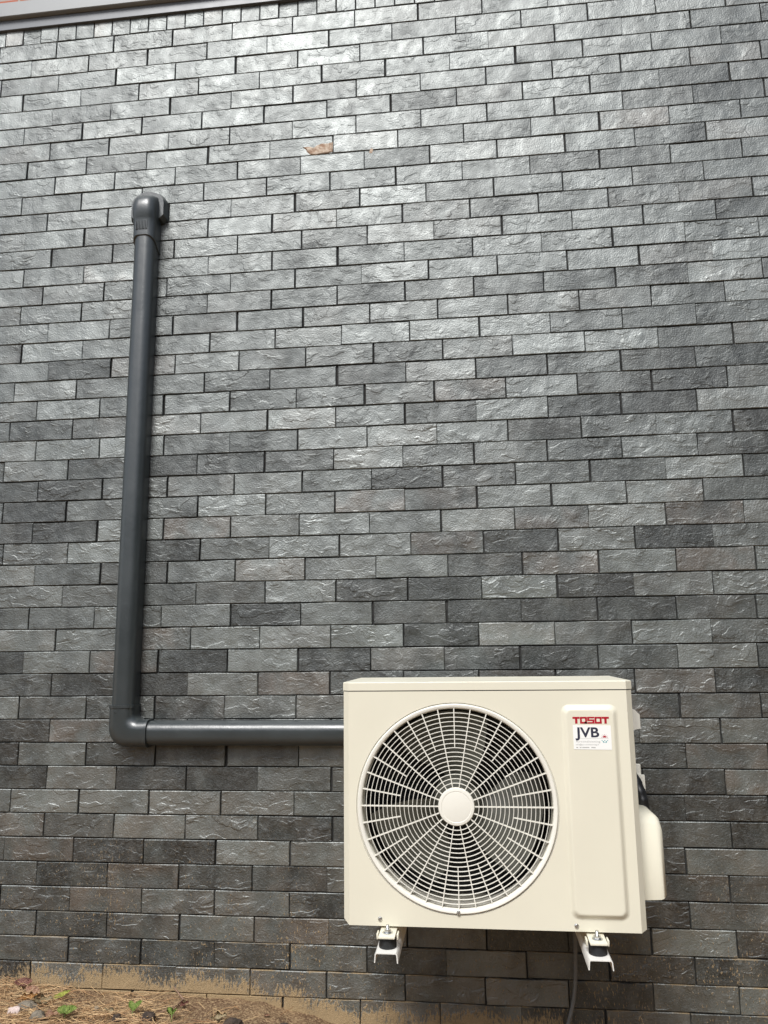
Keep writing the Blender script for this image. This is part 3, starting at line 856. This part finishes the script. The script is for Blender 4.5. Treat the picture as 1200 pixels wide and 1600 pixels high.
def mount(xb, label):
    e = empty('rubber_mount'); tag(e, label, 'rubber mount', 'rubber mounts between unit and brackets')
    yc = -0.456
    bm = bmesh.new(); rings = []
    for z, r in ((.2990, .0190), (.3005, .0197), (.3110, .0190), (.3210, .0185), (.3222, .0180)):
        rings.append([(xb + r * math.cos(2 * math.pi * k / 28), yc + r * math.sin(2 * math.pi * k / 28), z) for k in range(28)])
    bm_loft(bm, rings); from_bm('rubber_body', bm, M['rubber'], e, angle=40)
    bm = bmesh.new(); bm_cyl(bm, (xb, yc, .3276), (0, 0, 1), .0120, .0014, 24); from_bm('washer', bm, M['zinc'], e, angle=40)
    bm = bmesh.new(); bm_cyl(bm, (xb, yc, .3290), (0, 0, 1), .0076, .0060, 6); bm_cyl(bm, (xb, yc, .3290), (0, 0, 1), .0092, .0012, 20); from_bm('nut', bm, M['zinc'], e, angle=30)
    bm = bmesh.new(); bm_cyl(bm, (xb, yc, .285), (0, 0, 1), .0034, .0125, 10); from_bm('bolt_end', bm, M['zinc'], e, angle=30)
    bm = bmesh.new()
    rings = []
    for k in range(13):
        r = .0040 if k % 2 == 0 else .0034
        rings.append([(xb + r * math.cos(2 * math.pi * q / 10), yc + r * math.sin(2 * math.pi * q / 10), .334 + k * .00085) for q in range(10)])
    bm_loft(bm, rings)
    from_bm('bolt', bm, M['zinc'], e, angle=30)
mount(XB[0], 'black rubber mount with bolt on the left bracket')
mount(XB[1], 'black rubber mount with bolt on the right bracket')

# ------------------------------------------------------------------ hose and cable
bm = bmesh.new()
pth = catmull([(0.30, -0.11, 0.69), (0.352, -0.150, 0.662), (0.384, -0.195, 0.622), (0.398, -0.215, 0.580), (0.401, -0.220, 0.545), (0.398, -0.220, 0.50)], 12)
rad = [0.0135 + 0.0010 * ((i // 3) % 2) for i in range(len(pth))]
bm_tube(bm, pth, rad, 14)
tag(from_bm('insulated_hose', bm, M['hose'], None, angle=50), 'black taped hose curving down behind the valve cover', 'hose')
bm = bmesh.new()
bm_tube(bm, catmull([(0.262, -0.140, 0.345), (0.252, -0.100, 0.300), (0.2390, -0.050, 0.215), (0.2372, -0.036, 0.150), (0.2345, -0.032, 0.090), (0.2270, -0.032, 0.035), (0.2100, -0.036, -0.020), (0.185, -0.042, -0.080), (0.165, -0.050, -0.150)], 8), 0.0050, 12)
tag(from_bm('power_cable', bm, M['cable'], None, smooth=True), 'grey cable hanging from the right bracket down to the ground', 'cable')

# ------------------------------------------------------------------ litter on the soil
def gz(x, y): return soil_z(x, y)
lr = random.Random(33)
V, F, T = [], [], []
def needle(x, y, ang, ln, lift, tint):
    z = gz(x, y) + 0.001 + lift; r = 0.00065
    dx, dy = math.cos(ang), math.sin(ang); bend = lr.uniform(-.25, .25)
    pts = []
    for t in (0, .5, 1.0):
        qx = x + dx * ln * t - dy * bend * ln * t * t; qy = min(y + dy * ln * t + dx * bend * ln * t * t, -0.004)
        qz = max(gz(qx, qy) + .0008, z + lr.uniform(-.002, .004) + (0.012 * t if lr.random() < .06 else 0))
        pts.append((qx, qy, qz))
    o = len(V); nx, ny = -dy, dx
    for i, (qx, qy, qz) in enumerate(pts):
        w = r * (1.0 if i < 2 else .5)
        V.extend([(qx + nx * w, qy + ny * w, qz), (qx - nx * w, qy - ny * w, qz), (qx, qy, qz + w * 1.6)])
        T.extend([tint] * 3)
    for i in range(2):
        for a, c in ((0, 1), (1, 2), (2, 0)):
            F.append((o + i * 3 + a, o + i * 3 + c, o + i * 3 + 3 + c, o + i * 3 + 3 + a))
cnt = 0
while cnt < 5600:
    x, y = lr.uniform(-2.1, -0.30), -abs(lr.uniform(0.0, 0.62))
    dens = 1.0 if x < -1.05 else max(0.05, 1.0 - (x + 1.05) * 2.2)
    if x > -0.90 and y > -0.105: dens *= 0.10
    if y > -0.05: dens *= 0.45
    dens *= 0.25 + 1.5 * max(0.0, 0.5 + noise.noise(Vector((x * 7, y * 7, 1.0))))
    if lr.random() > dens: continue
    needle(x, y, lr.uniform(0, 2 * math.pi), lr.uniform(.025, .075), lr.uniform(0, .009), (lr.random(), 0, 0)); cnt += 1
me = bpy.data.meshes.new('pine_needles'); me.from_pydata(V, [], F)
at = me.attributes.new('tint', 'FLOAT_VECTOR', 'POINT'); at.data.foreach_set('vector', [c for t in T for c in t])
tag(link_mesh('pine_needles', me, M['needle']), 'dry pine needles scattered over the soil', 'pine needles', None, 'stuff')

def leaf_mat(name, a, b_):
    m, nt, b = new_mat(name); g = G(nt); pos = g.geom().outputs['Position']
    n = g.noise(pos, 90.0, 3.0, 0.6)
    nt.links.new(g.mixc(g.sstep(n, .35, .65), c4(*a), c4(*b_)), b.inputs['Base Color'])
    b.inputs['Roughness'].default_value = 0.6; b.inputs['Specular IOR Level'].default_value = 0.3
    return m
M['leaf_red'] = leaf_mat('leaf_reddish', (0.20, 0.085, 0.065), (0.33, 0.16, 0.12))
M['leaf_pink'] = leaf_mat('leaf_pinkish', (0.36, 0.19, 0.12), (0.50, 0.33, 0.22))
M['leaf_orange'] = leaf_mat('leaf_orange', (0.38, 0.18, 0.055), (0.52, 0.29, 0.11))
M['leaf_pale'] = leaf_mat('leaf_pale', (0.36, 0.27, 0.15), (0.52, 0.44, 0.28))
M['leaf_yellow'] = leaf_mat('leaf_yellowgreen', (0.30, 0.34, 0.05), (0.48, 0.50, 0.10))
M['leaf_green'] = leaf_mat('leaf_green', (0.17, 0.26, 0.05), (0.33, 0.41, 0.11))
M['stem'] = leaf_mat('stem_green', (0.16, 0.24, 0.06), (0.24, 0.32, 0.10))
M['stone'] = simple('pale_stone', (0.55, 0.44, 0.40), 0.75, var=0.25, vscale=60, bump=(90, 0.004))
M['rock'] = simple('grey_rock', (0.17, 0.145, 0.11), 0.85, var=0.35, vscale=50, bump=(120, 0.004))
M['clod'] = simple('dark_soil_clod', (0.055, 0.038, 0.028), 0.95, var=0.4, vscale=60, bump=(140, 0.008))
M['twig'] = simple('dry_twig', (0.24, 0.15, 0.10), 0.8, var=0.25, vscale=80)

def leaf_bm(ln, wd, lobes, curl, fold, seed):
    rg = random.Random(seed); bm = bmesh.new(); n = 14
    left, mid, right = [], [], []
    for i in range(n + 1):
        t = i / n
        w = wd * (math.sin(math.pi * min(1, t * 0.97 + .015)) ** 0.75)
        if lobes: w *= 0.62 + 0.38 * math.cos(2 * math.pi * lobes * t + .6) + rg.uniform(-.06, .06)
        z = curl * (t - .5) ** 2 * ln * 4 + rg.uniform(-.0008, .0008)
        x = (t - .5) * ln
        mid.append(bm.verts.new((x, 0, z)))
        left.append(bm.verts.new((x, w / 2, z + fold * w + rg.uniform(-.001, .001))))
        right.append(bm.verts.new((x, -w / 2, z + fold * w * rg.uniform(.5, 1.2))))
    for i in range(n):
        bm.faces.new((mid[i], mid[i + 1], left[i + 1], left[i])); bm.faces.new((mid[i + 1], mid[i], right[i], right[i + 1]))
    g_ = bmesh.ops.solidify(bm, geom=bm.faces[:], thickness=0.0005)
    return bm
def dead_leaf(x, y, ln, wd, lobes, ang, mat, label, curl=.10, fold=.15, tilt=(.1, .1), seed=1, up=.008):
    o = from_bm('fallen_leaf', leaf_bm(ln, wd, lobes, curl, fold, seed), M[mat], None, smooth=True)
    o.location = (x, y, gz(x, y) + up); o.rotation_euler = (tilt[0], tilt[1], ang)
    tag(o, label, 'leaf', 'fallen leaves on the soil')
dead_leaf(-1.305, -0.034, .050, .022, 0, .2, 'leaf_red', 'dull reddish curled leaf lying against the wall at far left', .2, .5, (.7, 0), 1, .010)
dead_leaf(-1.253, -0.072, .062, .026, 0, -.45, 'leaf_pink', 'pinkish dry leaf above the orange leaf at far left', .1, .2, (.6, .05), 2, .012)
dead_leaf(-1.246, -0.112, .055, .030, 3, .25, 'leaf_orange', 'orange lobed leaf left of the pale lobed leaf', .1, .2, (.5, -.1), 3, .012)
dead_leaf(-1.203, -0.118, .060, .042, 3, 1.1, 'leaf_pale', 'pale beige lobed leaf above the white stone', .12, .15, (.4, .2), 4, .014)
dead_leaf(-1.170, -0.078, .052, .013, 0, .55, 'leaf_yellow', 'narrow yellow-green leaf in front of the wall', .05, .3, (.6, -.25), 5, .012)
dead_leaf(-1.140, -0.185, .045, .026, 2, .3, 'leaf_pink', 'tan dry leaf beside the leftmost seedling', .1, .2, (.4, 0), 6, .010)
dead_leaf(-0.992, -0.142, .042, .022, 2, -.3, 'leaf_pale', 'pale dry leaf left of the middle seedling', .15, .2, (.4, .1), 7, .010)
dead_leaf(-0.700, -0.132, .042, .027, 2, .35, 'leaf_pale', 'cream torn leaf standing on bare soil right of the seedlings', .1, .35, (.7, -.1), 8, .012)
dead_leaf(-0.586, -0.075, .018, .008, 0, .4, 'leaf_pink', 'tiny tan leaf on bare soil near the wall', .1, .3, (.5, 0), 9, .004)
dead_leaf(-0.820, -0.075, .034, .016, 2, 1.0, 'leaf_red', 'dull pinkish leaf beside the forked twig', .1, .3, (.6, 0), 10, .008)

def seedling(x, y, leaves, label, seed):
    rg = random.Random(seed); e = empty('seedling', (x, y, gz(x, y) - .002)); tag(e, label, 'seedling', 'green seedlings in the soil')
    bm = bmesh.new(); bm_tube(bm, [(0, 0, 0), (.001, 0, .010), (.001, .001, .020)], [.0013, .0011, .0009], 7); from_bm('stem', bm, M['stem'], e, smooth=True)
    for a, ln, wd, tl in leaves:
        bm = leaf_bm(ln, wd, 0, -.12, .12, seed + int(a * 10))
        bmesh.ops.translate(bm, verts=bm.verts, vec=(ln / 2, 0, 0))
        o = from_bm('leaf', bm, M['leaf_green'], e, smooth=True); o.location = (.001, .001, .019); o.rotation_euler = (.35 * math.cos(a), -tl, a)
seedling(-1.100, -0.185, [(2.7, .028, .024, .35), (.35, .030, .026, .35), (1.5, .020, .016, .7), (4.4, .016, .012, .3)], 'leftmost bright green seedling with broad leaves', 40)
seedling(-0.930, -0.150, [(2.4, .026, .015, .75), (.75, .030, .017, .65), (-.9, .016, .010, .3)], 'bright green two-leaved seedling beside the dark soil clod', 50)
seedling(-0.820, -0.156, [(2.5, .024, .016, .6), (.6, .018, .010, .8)], 'rightmost small green seedling', 60)

def lump(name, x, y, sx, sy, sz, mat, label, cat, seed, group=None):
    bm = bmesh.new(); bmesh.ops.create_icosphere(bm, subdivisions=3, radius=1.0)
    for v in bm.verts:
        p = v.co.copy(); d = 1 + .34 * noise.noise(p * 1.3 + Vector((seed, 0, 0))) + .14 * noise.noise(p * 3.5 + Vector((0, seed, 0)))
        v.co = Vector((p.x * sx * d, p.y * sy * d, p.z * sz * d))
    o = from_bm(name, bm, M[mat], None, angle=35); o.location = (x, y, gz(x, y) + sz * .35); tag(o, label, cat, group)
lump('stone', -1.243, -0.178, .019, .015, .012, 'stone', 'pale pinkish white stone at the bottom left corner', 'stone', 3.1)
lump('rock', -1.228, -0.146, .030, .018, .014, 'rock', 'flat grey rock behind the pale stone', 'rock', 5.7)
lump('rock', -1.166, -0.200, .020, .016, .014, 'rock', 'rounded brown rock right of the pale stone', 'rock', 8.2)
lump('soil_clod', -0.880, -0.165, .020, .015, .014, 'clod', 'dark soil clod right of the two-leaved seedling', 'soil clod', 1.4, 'dark soil clods')
lump('soil_clod', -0.962, -0.172, .013, .012, .012, 'clod', 'dark soil clod left of the two-leaved seedling', 'soil clod', 2.9, 'dark soil clods')
lump('soil_clod', -0.655, -0.150, .022, .014, .012, 'clod', 'brown soil clod in front of the cream leaf', 'soil clod', 4.4, 'dark soil clods')
lump('soil_clod', -0.528, -0.112, .014, .010, .010, 'clod', 'rightmost brown soil clod on the bare bank', 'soil clod', 6.6, 'dark soil clods')
lump('pine_cone_scale', -1.050, -0.107, .008, .007, .006, 'rock', 'small round grey seed among the needles', 'seed', 7.7)
e = empty('forked_twig'); tag(e, 'thin forked twig lying on the soil against the wall', 'twig')
def tz(x, y, u): return (x, y, gz(x, y) + u)
bm = bmesh.new(); bm_tube(bm, [tz(-0.872, -.008, .020), tz(-0.850, -.030, .014), tz(-0.825, -.055, .009)], [.0018, .0022, .0024], 8); from_bm('stem', bm, M['twig'], e, smooth=True)
bm = bmesh.new(); bm_tube(bm, [tz(-0.826, -.056, .010), tz(-0.838, -.095, .008), tz(-0.862, -.130, .006)], [.0022, .0016, .0010], 8); from_bm('branch', bm, M['twig'], e, smooth=True)

# ------------------------------------------------------------------ added unseen hedges: darken low glaze reflections, block sky from the right
def hedge(name_label, loc, rot, half, htop, seed):
    e = empty('added_hedge', loc); e.rotation_euler = (0, 0, rot); tag(e, name_label, 'hedge', 'added light-blocking hedges')
    rg = random.Random(seed); V, F = [], []
    for q in range(int(320 * half)):
        x = rg.uniform(-half, half); top = htop + .6 * noise.noise(Vector((x * .5, seed, 0))) + .35 * noise.noise(Vector((x * 1.7, 3, seed)))
        z = top * (1 - rg.random() ** 1.4); y = .55 * rg.choice((1, 1, -1)) + rg.gauss(0, .22)
        s_ = rg.uniform(.10, .26); n_ = Vector((rg.gauss(0, 1), rg.gauss(0, 1), rg.gauss(0, 1))).normalized(); a = n_.orthogonal().normalized() * s_; b_ = n_.cross(a) * .6
        c = Vector((x, y, z - .15)); o = len(V); V.extend([c - a, c + b_, c + a, c - b_]); F.append((o, o + 1, o + 2, o + 3))
    me = bpy.data.meshes.new('foliage'); me.from_pydata(V, [], F)
    link_mesh('foliage', me, simple('hedge_leaf', (0.045, 0.070, 0.030), 0.6, var=.4, vscale=3), e)
    bm = bmesh.new(); bm_box(bm, -half, half, -.4, .4, -.3, htop - .3); from_bm('branches', bm, simple('hedge_inside', (0.022, 0.028, 0.016), 0.9), e)
hedge('unseen dark hedge added behind the viewer to darken low reflections in the wall', (-1.0, -10.5, 0), 0.0, 13.0, 3.3, 4)
hedge('unseen dark hedge added on the right to block sky light', (4.0, -5.2, 0), R_(90), 4.6, 3.6, 9)
